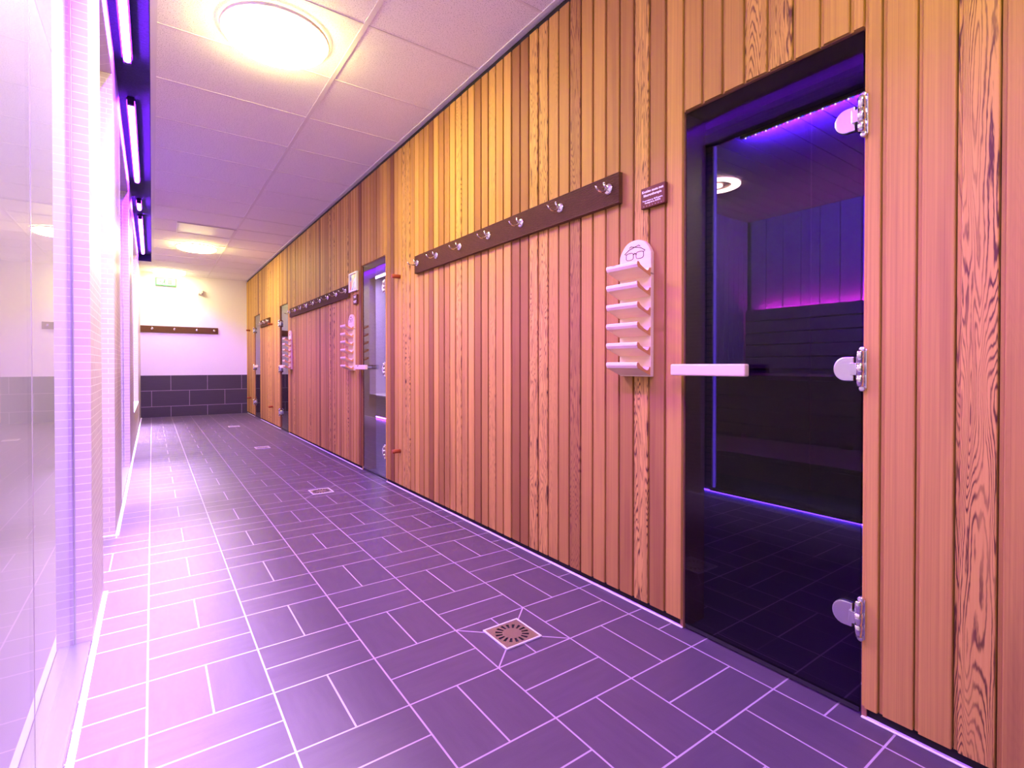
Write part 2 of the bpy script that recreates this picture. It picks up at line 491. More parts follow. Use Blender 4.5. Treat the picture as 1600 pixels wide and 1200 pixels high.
# ---- right wall: upright cedar boards in front of a dark backing, with four door openings
DOORS = [(0.586, 1.173, 1.925), (4.118, 4.722, 1.92), (7.875, 8.450, 1.90), (10.210, 10.860, 1.93)]
def plank_wall():
    rng = random.Random(11)
    bm = bmesh.new()
    lay = None
    P = 0.0787
    data = []
    y = 1.173 - 48 * P
    special = {1: (0.25, 0.9), 2: (0.5, 0.0)}
    FIG = {36: 1, }
    i = 0
    k0 = -73
    boards = []
    for k in range(k0, 200):
        a = 1.173 + k * P; b2 = a + P
        if a > YE - 0.005: break
        b2 = min(b2, YE - 0.002)
        tone = min(1, max(0, rng.gauss(0.38, 0.26)))
        fig = 1.0 if rng.random() < 0.12 else (rng.random() * 0.42)
        # boards that stand out in the photograph
        known = {0: (0.12, 0.0), 1: (0.55, 0.2), 2: (0.2, 0.95), 3: (0.55, 0.0), 4: (0.40, 0.0), 5: (0.28, 0.0), 6: (0.35, 0.1),
                 7: (0.95, 0.60), 8: (0.45, 0.1), 9: (0.30, 0.55), 10: (0.2, 1.0), 11: (0.2, 0.95), 12: (0.75, 0.0), 13: (0.80, 0.0),
                 14: (0.15, 0.0), 15: (0.35, 0.2), 16: (0.2, 0.6), 17: (0.45, 0.0), 18: (0.75, 0.1), 19: (0.10, 0.0), 20: (0.35, 0.5), 21: (0.12, 0.75),
                 22: (0.15, 0.0), 23: (0.6, 0.5), 24: (0.65, 0.1), 25: (0.12, 0.0), 26: (0.85, 0.0), 27: (0.3, 0.0), 28: (0.45, 0.0), 29: (0.05, 0.1),
                 -1: (0.3, 0.0), -2: (0.35, 0.1), -3: (0.3, 0.3), -4: (0.15, 0.8), -5: (0.2, 1.0), -6: (0.15, 0.0), -7: (0.1, 0.1),
                 -8: (0.05, 0.0), -9: (0.15, 0.05), -10: (0.15, 0.05), -11: (0.25, 1.0), -12: (0.3, 0.42), -13: (0.3, 0.2)}
        if k in known: tone, fig = known[k]
        seed = rng.random()
        segs = [(a, b2, 0.036, ZC - 0.042)]
        for d0, d1, dz in DOORS:
            out = []
            for (s0, s1, z0, z1) in segs:
                if s1 <= d0 + 1e-4 or s0 >= d1 - 1e-4 or z0 > 1.0: out.append((s0, s1, z0, z1)); continue
                if s0 < d0 - 1e-4: out.append((s0, d0, z0, z1))
                if s1 > d1 + 1e-4: out.append((d1, s1, z0, z1))
                out.append((max(s0, d0), min(s1, d1), dz + rng.uniform(-0.002, 0.002), z1))
            segs = out
        proud = rng.uniform(-0.0015, 0.0015)
        for s in segs:
            if s[1] - s[0] > 0.003: boards.append((s, tone, fig, seed, proud))
    for (a, b2, z0, z1), tone, fig, seed, proud in boards:
        t = bmesh.new()
        bmesh.ops.create_cube(t, size=1.0)
        ga, gb = a + 0.0012, b2 - 0.0012
        wide = b2 - a > 0.03
        if wide: gb = b2 - 0.0105
        x0, x1 = XP + proud, XP + 0.019
        for v in t.verts:
            v.co = Vector(((x0 + x1) / 2 + v.co.x * (x1 - x0), (ga + gb) / 2 + v.co.y * (gb - ga), (z0 + z1) / 2 + v.co.z * (z1 - z0)))
        fr = [e for e in t.edges if abs(e.verts[0].co.x - x0) < 1e-6 and abs(e.verts[1].co.x - x0) < 1e-6 and abs(e.verts[0].co.y - e.verts[1].co.y) < 1e-6]
        bmesh.ops.bevel(t, geom=fr, offset=min(0.003, (gb - ga) * 0.3), segments=2, affect='EDGES', profile=0.5)
        if wide:            # the lip that reaches under the next board
            g4 = bmesh.ops.create_cube(t, size=1.0)['verts']
            for v in g4: v.co = Vector((x1 - 0.0055 + v.co.x * 0.011, b2 - 0.0059 + v.co.y * 0.0092, (z0 + z1) / 2 + v.co.z * (z1 - z0)))
        cl = t.loops.layers.float_color.new('plank')
        for f in t.faces:
            for l in f.loops: l[cl] = (tone, fig, seed, 1.0)
        me = bpy.data.meshes.new('tmp'); t.to_mesh(me); t.free(); bm.from_mesh(me); bpy.data.meshes.remove(me)
    me = bpy.data.meshes.new('wall_right'); bm.to_mesh(me); bm.free()
    me.materials.append(M['cedar'])
    o = bpy.data.objects.new('wall_right', me); COL.objects.link(o)
    struct(o, 'upright cedar boards in front of a dark backing', 'wall')
    # backing
    bk = MB(); ys = [YB]
    for d0, d1, dz in DOORS:
        bk.box(XW - 0.012, 1.75, ys[-1], d0 - 0.012, 0.0, ZC)
        bk.box(XW - 0.012, 1.75, d0 - 0.012, d1 + 0.012, dz + 0.012, ZC)
        ys.append(d1 + 0.012)
    bk.box(XW - 0.012, 1.75, ys[-1], YE, 0.0, ZC)
    bk.build('wall_backing', 'gap', o)
    tr = MB(); ys = [YB]
    for d0, d1, dz in DOORS:
        tr.box(1.612, XW - 0.010, ys[-1], d0, 0.0, 0.006, 0.002, 1); ys.append(d1)
    tr.box(1.612, XW - 0.010, ys[-1], YE - 0.015, 0.0, 0.006, 0.002, 1)
    tr.build('floor_sealant', 'caulk', o)
    return o
plank_wall()

# ---- left wall: mosaic piers with lintels over the openings between them
PIERS = [(2.325, 2.815), (3.705, 4.487), (6.120, 7.430), (9.570, YE)]
XB = -0.95
lw = MB()
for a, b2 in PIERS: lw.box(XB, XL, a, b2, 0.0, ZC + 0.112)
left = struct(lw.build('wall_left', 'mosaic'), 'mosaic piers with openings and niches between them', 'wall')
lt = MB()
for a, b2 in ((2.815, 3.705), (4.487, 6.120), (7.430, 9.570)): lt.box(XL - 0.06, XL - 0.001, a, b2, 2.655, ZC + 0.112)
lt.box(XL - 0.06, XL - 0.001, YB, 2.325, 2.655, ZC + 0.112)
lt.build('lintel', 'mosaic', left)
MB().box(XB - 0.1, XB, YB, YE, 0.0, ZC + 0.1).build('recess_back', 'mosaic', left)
lo = MB(); lo.box(XB, XL, 7.430, 9.570, 0.0, 0.425); lo.build('niche_parapet', 'mosaic', left)
MB().box(XB, XL + 0.006, 7.430, 9.570, 0.425, 0.440, 0.003).build('niche_sill', 'white', left)
th = MB(); th.box(-0.26, XL, 3.690, 3.705, 0.0, 0.010); th.build('threshold', 'caulk', left)
sk = MB()
for a, b2 in [(YB, 2.325), (2.325, 2.815), (3.705, 4.487), (4.487, 6.120), (6.120, 7.430), (7.430, 9.570), (9.570, YE)]: sk.box(XL, XL + 0.016, a, b2, 0.0, 0.004)
sk.build('floor_sealant', 'caulk', left)

# ---- rooms behind the glass doors (structure)
def slab(name, mat, *a):
    return struct(MB().box(*a).build(name, mat))
# vestibule and cabin behind the first door
XC = 3.57
ca = slab('wall_vestibule', 'darkmosaic', XC, XC + 0.06, 2.33, 3.45, 0.0, ZC)
slab('wall_cabin_far', 'cabin', 1.75, 6.1, 3.45, 3.50, 0.0, ZC)
slab('wall_cabin_near', 'darkmosaic', 1.75, 6.1, -0.65, -0.60, 0.0, ZC)
slab('trim_1', 'gap', XC - 0.19, XC + 0.02, -0.6, 3.45, 2.70, ZC)
cw = MB()
y = -0.6
while y < 3.39:
    cw.box(6.0, 6.02, y + 0.004, min(y + 0.20, 3.39) - 0.004, 0.0, ZC, 0.004, 1); y += 0.20
cabin_back = struct(cw.build('wall_cabin', 'cabin'))
MB().box(6.02, 6.08, -0.6, 3.45, 0.0, ZC).build('backing', 'gap', cabin_back)
cl_ = MB()
y = -0.6
while y < 3.44:
    cl_.box(XC, 6.0, y + 0.003, y + 0.145, ZC, ZC + 0.02, 0.003, 1); y += 0.148
cab_c = struct(cl_.build('ceiling_cabin', 'cabin'))
MB().box(XC, 6.0, -0.6, 3.45, ZC + 0.02, ZC + 0.04).build('backing', 'gap', cab_c)
slab('ceiling_vestibule', 'darkwood', 1.75, XC - 0.19, -0.6, 3.45, ZC, ZC + 0.05)
sidep = MB(); x = XC + 0.06
while x < 5.99:
    sidep.box(x + 0.003, min(x + 0.10, 5.99), 3.425, 3.445, 0.0, ZC, 0.003, 1); x += 0.103
sidep.build('side_boards', 'cabin', cabin_back)

# bright room behind the second door
r2 = slab('wall_steam_room', 'white', 4.5, 4.6, 3.6, 10.1, 0.0, ZC)
MB().box(1.75, 4.5, 10.0, 10.1, 0.0, ZC).build('end_panel', 'white', r2)
MB().box(1.75, 4.5, 3.6, 3.7, 0.0, ZC).build('side_panel', 'white', r2)
slab('ceiling_steam_room', 'darkwood', 1.75, 4.5, 3.6, 10.0, ZC, ZC + 0.05)
# shallow dark lobbies behind the two far doors
for n_, (a, b2) in (('wall_lobby', (7.70, 8.62)), ('wall_lobby_end', (10.14, 11.0))):
    q = slab(n_, 'darkwood', 2.35, 2.40, a, b2, 0.0, ZC)
    MB().box(1.75, 2.35, a - 0.03, a, 0.0, ZC).build('side_panel', 'darkwood', q)
    MB().box(1.75, 2.35, b2, b2 + 0.03, 0.0, ZC).build('side_panel', 'darkwood', q)

# ================================================================== DOORS
XGL = 1.622         # face of the door glass
def door(idx, y0, y1, zt, hinge_low, hz):
    """hinge_low: hinges on the side nearer to the camera"""
    name = 'door_%d' % idx
    jb = MB()
    jb.box(XP + 0.012, 1.75, y0 - 0.012, y0, 0.0, zt + 0.012)
    jb.box(XP + 0.012, 1.75, y1, y1 + 0.012, 0.0, zt + 0.012)
    jb.box(XP + 0.012, 1.75, y0, y1, zt, zt + 0.012)
    d = struct(jb.build(name, 'jamb'))
    MB().box(XGL, XGL + 0.008, y0 + 0.006, y1 - 0.006, 0.022, zt - 0.006).build('glass_pane', 'tinted' if idx == 1 else 'tinted2', d)
    MB().box(XGL + 0.001, XGL + 0.012, y0 + 0.008, y1 - 0.008, 0.008, 0.0215).build('bottom_seal', 'seal', d)
    s = 1 if hinge_low else -1
    yh = y0 if hinge_low else y1       # barrel axis beside the opening
    for z in hz:
        p = MB()
        pts = []
        L, H = 0.072, 0.034
        pts = [(yh + s * 0.020, z - H), (yh + s * 0.020, z + H)]
        for k in range(13):
            a = PI / 2 - PI * k / 12
            pts.append((yh + s * (L - H * 0.9 + H * 0.9 * math.cos(a)), z + H * math.sin(a)))
        p.prism(pts, XGL - 0.0165, XGL - 0.0005, 'x', 0.0025)
        p.box(XGL - 0.030, XGL - 0.014, min(yh + s * 0.004, yh + s * 0.024), max(yh + s * 0.004, yh + s * 0.024), z - 0.017, z + 0.017, 0.001)
        hp = p.build('hinge', 'satin', d)
        b = MB()
        xb = XP - 0.011
        b.lathe([(0, -0.048), (0.0095, -0.048), (0.0095, -0.018), (0.0085, -0.0175), (0.0085, -0.0165), (0.010, -0.016), (0.010, 0.016), (0.0085, 0.0165), (0.0085, 0.0175), (0.0095, 0.018), (0.0095, 0.048), (0.006, 0.052), (0, 0.052)], (xb, yh, z), 'z', 20)
        b.box(xb + 0.002, XGL - 0.012, min(yh, yh + s * 0.018), max(yh, yh + s * 0.018), z - 0.0165, z + 0.0165)
        b.box(XP - 0.006, XP - 0.0005, min(yh - s * 0.002, yh - s * 0.014), max(yh - s * 0.002, yh - s * 0.014), z - 0.055, z + 0.055, 0.0015)
        b.build('hinge_barrel', 'chrome', hp)
        sc_ = MB()
        for zz in (z - 0.054, z + 0.054): sc_.lathe([(0.008, -0.004), (0.008, 0.003), (0.006, 0.005), (0, 0.0045)], (XP - 0.005, yh - s * 0.003, zz), '-x', 16)
        sc_.build('screw_lug', 'satin', hp)
    # wooden pull across the free edge
    yf = y1 if hinge_low else y0
    a, b2 = (yf - 0.282, yf + 0.004) if hinge_low else (yf - 0.004, yf + 0.282)
    z = 0.970
    hb = MB()
    out = []
    n = 14
    xo, xi = 1.540, 1.572
    for k in range(n + 1):
        t = k / n; yy = a + (b2 - a) * t
        out.append((xo + 0.004 * (2 * t - 1) ** 2, yy))
    inn = [(xi, yy) for (_, yy) in out][::-1]
    hb.prism(out + inn, z - 0.020, z + 0.021, 'z', 0.005)
    hd = hb.build('handle', 'lime', d)
    st = MB()
    for yy in ((a + 0.05, a + 0.16) if hinge_low else (b2 - 0.16, b2 - 0.05)):
        st.lathe([(0.010, 0), (0.010, XGL - xi + 0.004)], (xi - 0.004, yy, z), 'x', 16)
    st.build('handle_post', 'satin', hd)
    return d

HZ = [(1.677, 0.976, 0.282), (1.652, 0.955, 0.256), (1.63, 0.93, 0.262), (1.66, 0.95, 0.28)]
for i, (y0, y1, zt) in enumerate(DOORS):
    d = door(i + 1, y0, y1, zt, i < 2, HZ[i])
    d['label'] = ['grey glass door nearest the camera, with a violet lit cabin behind', 'glass door left of the long hook rail, bright room behind',
                  'narrow glass door beside the far spectacle holder', 'farthest glass door, next to the white end wall'][i]
    d['category'] = 'door'

# ================================================================== LEFT GLASS SCREENS
def screen(a, b2, joint, label):
    t = thing('glass_screen', label, 'glass screen', (XG, (a + b2) / 2, 0.0))
    o = Vector(t.location)
    def bx(name, mat, *c, bev=0.0):
        return MB().box(c[0] - o.x, c[1] - o.x, c[2] - o.y, c[3] - o.y, c[4], c[5], bev).build(name, mat, t)
    cuts = [a + 0.002] + joint + [b2 - 0.002]
    for p, q in zip(cuts, cuts[1:]):
        bx('pane', 'glass', XG - 0.008, XG, p + (0.0003 if p != cuts[0] else 0), q - (0.0003 if q != cuts[-1] else 0), 0.012, 2.65)
    bx('backing_board', 'backing', XG - 0.040, XG - 0.012, a + 0.002, b2 - 0.002, 0.012, 2.65)
    bx('floor_track', 'satin', XG - 0.04, XL - 0.004, a + 0.002, b2 - 0.002, 0.0, 0.011, bev=0.002)
    for j in joint: bx('joint_seal', 'lens', XG + 0.0002, XG + 0.0008, j - 0.0018, j + 0.0018, 0.012, 2.65)
    bx('channel', 'satin', XG + 0.0005, XG + 0.004, b2 - 0.006, b2 - 0.002, 0.012, 2.65)
    return t
screen(YB + 0.01, 2.325, [0.2, 1.592], 'tall glossy glass screen nearest the camera, mirroring the corridor')
screen(4.487, 6.120, [], 'narrow pale glass screen between the second and third mosaic piers')

# ================================================================== LIGHTS
# ---- round ceiling lamps
def lamp(x, y, label, glow='lampglow'):
    t = thing('ceiling_lamp', label, 'ceiling lamp', (x, y, ZC - 0.004), 'round ceiling lamps')
    MB().lathe([(0.252, 0.0), (0.262, -0.002), (0.266, -0.012), (0.262, -0.020), (0.250, -0.020)], (0, 0, 0), 'z', 48).build('ring', 'grid', t)
    MB().lathe([(0.252, -0.004), (0.252, -0.022), (0.246, -0.038), (0.225, -0.050), (0.18, -0.058), (0.10, -0.062), (0, -0.063)], (0, 0, 0), 'z', 48).build('diffuser', glow, t)
    return t
lamp(0.547, 2.93, 'largest glowing round ceiling lamp, at the top of the photo')
lamp(0.547, 8.80, 'glowing round ceiling lamp halfway down the corridor by the ceiling hatch')
lamp(0.27, 11.42, 'farthest glowing round lamp, above the green exit sign', 'lampfar')
lamp(0.547, -0.15, 'round ceiling lamp above the near glass door', 'lampdim')

# ---- violet light tubes in the slot
def tube_light(a, b2, label):
    x, z, r = -0.112, ZC + 0.074, 0.018
    t = thing('light_tube', label, 'light tube', (x, a, z), 'violet light tubes in the ceiling slot')
    L = b2 - a
    MB().lathe([(0, 0.03), (r, 0.03), (r, L - 0.03), (0, L - 0.03)], (0, 0, 0), 'y', 16).build('tube', 'tubeglow', t)
    for yy in (0.0, L - 0.03): MB().box(-0.02, 0.02, yy, yy + 0.03, -0.02, 0.035, 0.003).build('end_cap', 'seal', t)
    hb = MB().box(-0.027, 0.027, 0.03, L - 0.03, r + 0.003, 0.034)
    for q in (-0.027, 0.023): hb.box(q, q + 0.004, 0.03, L - 0.03, 0.003, r + 0.003)
    hb.build('holder', 'seal', t)
    la = bpy.data.lights.new('tube_beam', 'AREA'); la.shape = 'RECTANGLE'; la.size = L - 0.06; la.size_y = 0.03
    la.energy = BEAM_POWER * L; la.color = BEAM_COL; la.spread = math.radians(BEAM_SPREAD)
    lo = bpy.data.objects.new('tube_beam', la); COL.objects.link(lo); lo.parent = t
    lo.location = (0, L / 2, -r - 0.003); lo.rotation_euler = (0, 0, PI / 2)
    return t
tube_light(-0.70, 3.85, 'glowing violet tube nearest the camera at the top left of the photo')
tube_light(4.41, 6.30, 'second glowing violet tube from the camera in the ceiling slot')
tube_light(7.03, 7.40, 'shortest glowing violet tube, a stub between two long ones')
tube_light(7.77, 10.25, 'farthest long violet tube at the end of the ceiling slot')

# ---- exit sign and detector on the end wall
t = thing('exit_sign', 'small green lit exit sign high on the white end wall', 'exit sign', (0.225, YE, 2.585))
MB().box(-0.165, 0.165, -0.05, -0.002, -0.075, 0.075, 0.006).build('housing', 'green', t)
MB().box(-0.148, 0.148, -0.054, -0.0505, -0.058, 0.058).build('lit_face', 'exitglow', t)
pg = MB()
pg.box(0.03, 0.09, -0.056, -0.0545, -0.045, 0.045); 
pg.lathe([(0.012, 0), (0.012, 0.001), (0, 0.001)], (-0.02, -0.0548, 0.034), '-y', 12)
pg.tube([(-0.02, -0.055, 0.02), (-0.03, -0.055, -0.008)], 0.010, 6)
pg.tube([(-0.03, -0.055, -0.008), (-0.012, -0.055, -0.024), (-0.02, -0.055, -0.046)], 0.006, 6)
pg.tube([(-0.03, -0.055, -0.008), (-0.046, -0.055, -0.026), (-0.062, -0.055, -0.030)], 0.006, 6)
pg.tube([(-0.10, -0.055, 0.0), (-0.075, -0.055, 0.0)], 0.006, 6)
pg.build('pictogram', 'green', t)
t = thing('motion_detector', 'small white motion detector on the white end wall', 'detector', (0.79, YE, 2.43))
MB().prism([(0, -0.045), (-0.03, -0.05), (-0.065, -0.02), (-0.065, 0.03), (-0.02, 0.055), (0, 0.055)], -0.04, 0.04, 'x', 0.006).build('housing', 'plastic', t)
t.children[0].location = (0, 0, 0)
MB().lathe([(0.028, 0), (0.024, 0.014), (0.012, 0.022), (0, 0.024)], (0.012, -0.050, -0.022), '-y', 16).build('lens', 'lens', t)

# ---- hatch in the ceiling
t = thing('ceiling_hatch', 'pale square hatch panel in the ceiling before the middle lamp', 'hatch', (0.58, 7.70, ZC))
MB().box(-0.30, 0.30, -0.27, 0.27, -0.008, -0.004, 0.001).build('panel', 'plastic', t)
fr = MB()
for c in ((-0.32, -0.30, -0.29, 0.29), (0.30, 0.32, -0.29, 0.29), (-0.30, 0.30, -0.29, -0.27), (-0.30, 0.30, 0.27, 0.29)): fr.box(*c, -0.012, -0.003)
fr.build('frame', 'grid', t)

# ================================================================== THINGS ON THE WOODEN WALL
# ---- coat hook rails
def hook_parts():
    ro = MB().lathe([(0.0, 0.0), (0.024, 0.0), (0.024, 0.004), (0.019, 0.008), (0.010, 0.010), (0.0, 0.010)], (0, 0, 0), '-x', 24)
    low = [(-0.006, 0, 0.0), (-0.014, 0, -0.006), (-0.026, 0, -0.015), (-0.042, 0, -0.020), (-0.058, 0, -0.018), (-0.070, 0, -0.011), (-0.077, 0, -0.001)]
    upp = [(-0.008, 0, 0.003), (-0.017, 0, 0.005), (-0.024, 0, 0.010), (-0.026, 0, 0.017)]
    ar = MB()
    ar.tube(low, [0.006, 0.0055, 0.005, 0.0048, 0.0045, 0.0042, 0.004], 10)
    ar.tube(upp, [0.006, 0.0055, 0.005, 0.0055], 10)
    ar.lathe([(0, -0.006), (0.005, -0.004), (0.0065, 0), (0.005, 0.004), (0, 0.006)], (-0.0265, 0, 0.020), 'z', 12)
    return ro, ar
HOOK = []
def hook(parent, loc, rot=0.0):
    if not HOOK:
        ro, ar = hook_parts()
        a = ro.build('hook', 'chrome', parent); b = ar.build('hook_arm', 'chrome', a)
        HOOK.extend([a, b])
    else:
        a = HOOK[0].copy(); COL.objects.link(a); a.parent = parent
        b = HOOK[1].copy(); COL.objects.link(b); b.parent = a
    a.location = loc; a.rotation_euler = (0, 0, rot)
def rail(y0, y1, z0, z1, hooks, label):
    t = thing('hook_rail', label, 'coat rack', (XP, y0, (z0 + z1) / 2), 'dark hook rails')
    L, h, th = y1 - y0, (z1 - z0) / 2, 0.024
    prof = []
    n = 20
    for k in range(n):
        za = -h + 2 * h * k / n; zb = -h + 2 * h * (k + 1) / n
        prof += [(-th, za + 0.0016), (-th, zb - 0.0016), (-th + 0.004, zb - 0.0014), (-th + 0.004, zb + 0.0014)]
    prof = prof[:-2]
    poly = [(-0.0005, -h), *prof, (-0.0005, h)]
    MB().prism(poly, 0, L, 'y').build('board', 'rail', t)
    for y in hooks: hook(t, (-th, y - y0, 0.006))
    return t
rail(1.466, 3.478, 1.663, 1.792, [1.522, 1.835, 2.150, 2.465, 2.800, 3.120, 3.425], 'long dark hook rail with chrome hooks beside the near glass door')
rail(5.040, 7.660, 1.663, 1.785, [5.10 + 0.315 * k for k in range(9)], 'long dark hook rail beyond the framed poster')
rail(9.180, 10.020, 1.663, 1.785, [9.28, 9.60, 9.92], 'short dark hook rail between the two farthest doors')
# rail on the end wall
t = thing('hook_rail', 'dark hook rail on the white end wall above the grey tiles', 'coat rack', (-0.60, YE, 1.678), 'dark hook rails')
MB().box(0.0, 1.69, -0.024, -0.0005, -0.062, 0.062, 0.003).build('board', 'rail', t)
for x in (0.006, 0.359, 0.727, 1.023): hook(t, (x + 0.60, -0.024, 0.006), PI / 2)

# ---- spectacle holders
def holder(yc, zt, label, sc=1.0):
    t = thing('spectacle_holder', label, 'spectacle holder', (XP, yc, zt - 0.548), 'wooden spectacle holders')
    W2, H, th = 0.081, 0.548, 0.020
    pts = [(-W2, 0.0), (W2, 0.0), (W2, H - 0.060)]
    for k in range(1, 16):
        a = -1.0 + 2.0 * k / 16
        pts.append((-a * W2, H - 0.060 * a * a * (0.45 + 0.55 * a * a)))
    pts.append((-W2, H - 0.060))
    MB().prism(pts, -th, -0.0005, 'x', 0.003).build('back_board', 'lime', t)
    prof = [(0.0, 0.0), (0.074, 0.029), (0.080, 0.040), (0.079, 0.050), (0.073, 0.053), (0.066, 0.049), (0.060, 0.041), (0.040, 0.030), (0.022, 0.022), (0.014, 0.024), (0.010, 0.032), (0.004, 0.036), (0.0, 0.034)]
    for k in range(6):
        z = 0.004 + 0.0775 * k
        MB().prism([(-th - 0.0005 - p[0], z + p[1]) for p in prof], -W2, W2, 'y', 0.0015).build('shelf', 'lime', t)
    for o in t.children:
        if o.name.startswith('shelf'):
            o.data.materials.append(M['endgrain'])
            for f in o.data.polygons:
                if abs(f.normal.y) > 0.9: f.material_index = 1
    # pair of glasses burnt into the board
    dr = MB()
    xf = -th - 0.0006
    def ln(p, r=0.0011, closed=False): dr.tube([(xf, -a, b) for a, b in p], r, 6, closed=closed)
    cy, cz = 0.0, H - 0.063
    for s in (-1, 1):
        q = []
        for k in range(20):
            a = 2 * PI * k / 20
            ca_, sa_ = math.cos(a), math.sin(a)
            q.append((cy + s * 0.026 + 0.019 * math.copysign(abs(ca_) ** 0.6, ca_), cz + 0.014 * math.copysign(abs(sa_) ** 0.6, sa_)))
        ln(q, 0.0011, True)
        ln([(cy + s * 0.044, cz + 0.010), (cy + s * 0.053, cz + 0.014), (cy + s * 0.030, cz + 0.028), (cy - s * 0.004, cz + 0.036), (cy - s * 0.020, cz + 0.040), (cy - s * 0.028, cz + 0.035)], 0.0013)
    ln([(cy - 0.008, cz + 0.006), (cy, cz + 0.010), (cy + 0.008, cz + 0.006)], 0.0020)
    dr.build('glasses_drawing', 'ink', t)
    return t
holder(1.382, 1.490, 'pale wooden spectacle holder with six shelves beside the near door')
holder(4.960, 1.485, 'pale wooden spectacle holder beside the second door, below the poster')
holder(7.665, 1.480, 'farthest pale spectacle holder, by the narrow third door')

# ---- signs
def text_mesh(s, size, name, parent, loc, bold=0.0):
    cu = bpy.data.curves.new('t', 'FONT'); cu.body = s; cu.size = size; cu.align_x = 'CENTER'; cu.extrude = 0.0006; cu.offset = bold
    to = bpy.data.objects.new('t', cu); COL.objects.link(to)
    dg = bpy.context.evaluated_depsgraph_get()
    me = bpy.data.meshes.new_from_object(to.evaluated_get(dg))
    bpy.data.objects.remove(to); bpy.data.curves.remove(cu)
    me.materials.clear(); me.materials.append(M['letter'])
    o = bpy.data.objects.new(name, me); COL.objects.link(o); o.parent = parent
    o.location = loc
    o.rotation_euler = (PI / 2, 0, -PI / 2)       # reads from the corridor
    return o
t = thing('door_sign', 'small dark brown sign with white writing beside the near glass door', 'sign', (XP, 1.296, 1.646))
MB().box(-0.018, -0.0005, -0.058, 0.058, -0.040, 0.040, 0.002).build('plate', 'plaque', t)
text_mesh('Kruiden sauna met', 0.0135, 'lettering', t, (-0.0182, 0.0, 0.019), 0.0003)
text_mesh('kleurentherapie', 0.0135, 'lettering', t, (-0.0182, 0.0, 0.004), 0.0003)
text_mesh('Temperatuur ca. 45-55 graden', 0.0078, 'lettering', t, (-0.0182, 0.0, -0.015), 0.0002)
text_mesh('Vochtigheid ca. 40-50 %', 0.0078, 'lettering', t, (-0.0182, 0.0, -0.024), 0.0002)
dt = MB()
for k in range(7): dt.lathe([(0.0012, 0), (0.0008, 0.0008), (0, 0.001)], (-0.0181, -0.042 + 0.014 * k, -0.033), '-x', 8)
dt.build('raised_dots', 'letter', t)

t = thing('door_sign', 'small two-part brown sign under the framed poster', 'sign', (XP, 4.845, 1.620))
MB().box(-0.018, -0.0005, -0.055, 0.055, 0.002, 0.045, 0.002).build('upper_plate', 'plaque', t)
MB().box(-0.018, -0.0005, -0.055, 0.055, -0.045, -0.002, 0.002).build('lower_plate', 'plaque', t)
lm = MB()
for z, a in ((0.030, 0.035), (0.018, 0.03), (-0.016, 0.04), (-0.028, 0.028)): lm.box(-0.0186, -0.0181, -a, a, z - 0.003, z + 0.003)
lm.build('lettering', 'letter', t)

t = thing('framed_poster', 'white framed colour poster beside the second door', 'poster', (XP, 4.908, 1.795))
fr = MB()
for c in ((-0.115, -0.098, -0.092, 0.092), (0.098, 0.115, -0.092, 0.092), (-0.098, 0.098, -0.092, -0.077), (-0.098, 0.098, 0.077, 0.092)):
    fr.box(-0.022, -0.0005, c[0], c[1], c[2], c[3], 0.002)
fr.build('frame', 'plastic', t)
MB().box(-0.012, -0.004, -0.098, 0.098, -0.077, 0.077).build('picture', 'poster', t)

# ---- door stops: short dowels on the boards
PEG = None
for (y, z, lab) in ((3.80, 1.690, 'upper red dowel door stop between second door and near hook rail'), (3.80, 0.306, 'lower red dowel door stop between second door and near hook rail'),
                    (9.02, 1.660, 'upper red dowel door stop beside the short hook rail'), (9.02, 0.313, 'lower red dowel door stop below the short hook rail'),
                    (11.35, 1.690, 'upper red dowel door stop next to the end wall'), (11.25, 0.344, 'lower red dowel door stop next to the end wall')):
    if PEG is None:
        PEG = MB().lathe([(0, 0.0005), (0.016, 0.0005), (0.016, 0.066), (0.014, 0.069), (0.012, 0.070), (0.009, 0.067), (0, 0.067)], (0, 0, 0), '-x', 20).build('door_stop', 'peg')
        o = PEG
    else:
        o = PEG.copy(); COL.objects.link(o)
    o.location = (XP, y, z)
    tag(o, lab, 'door stop', 'red dowel door stops')

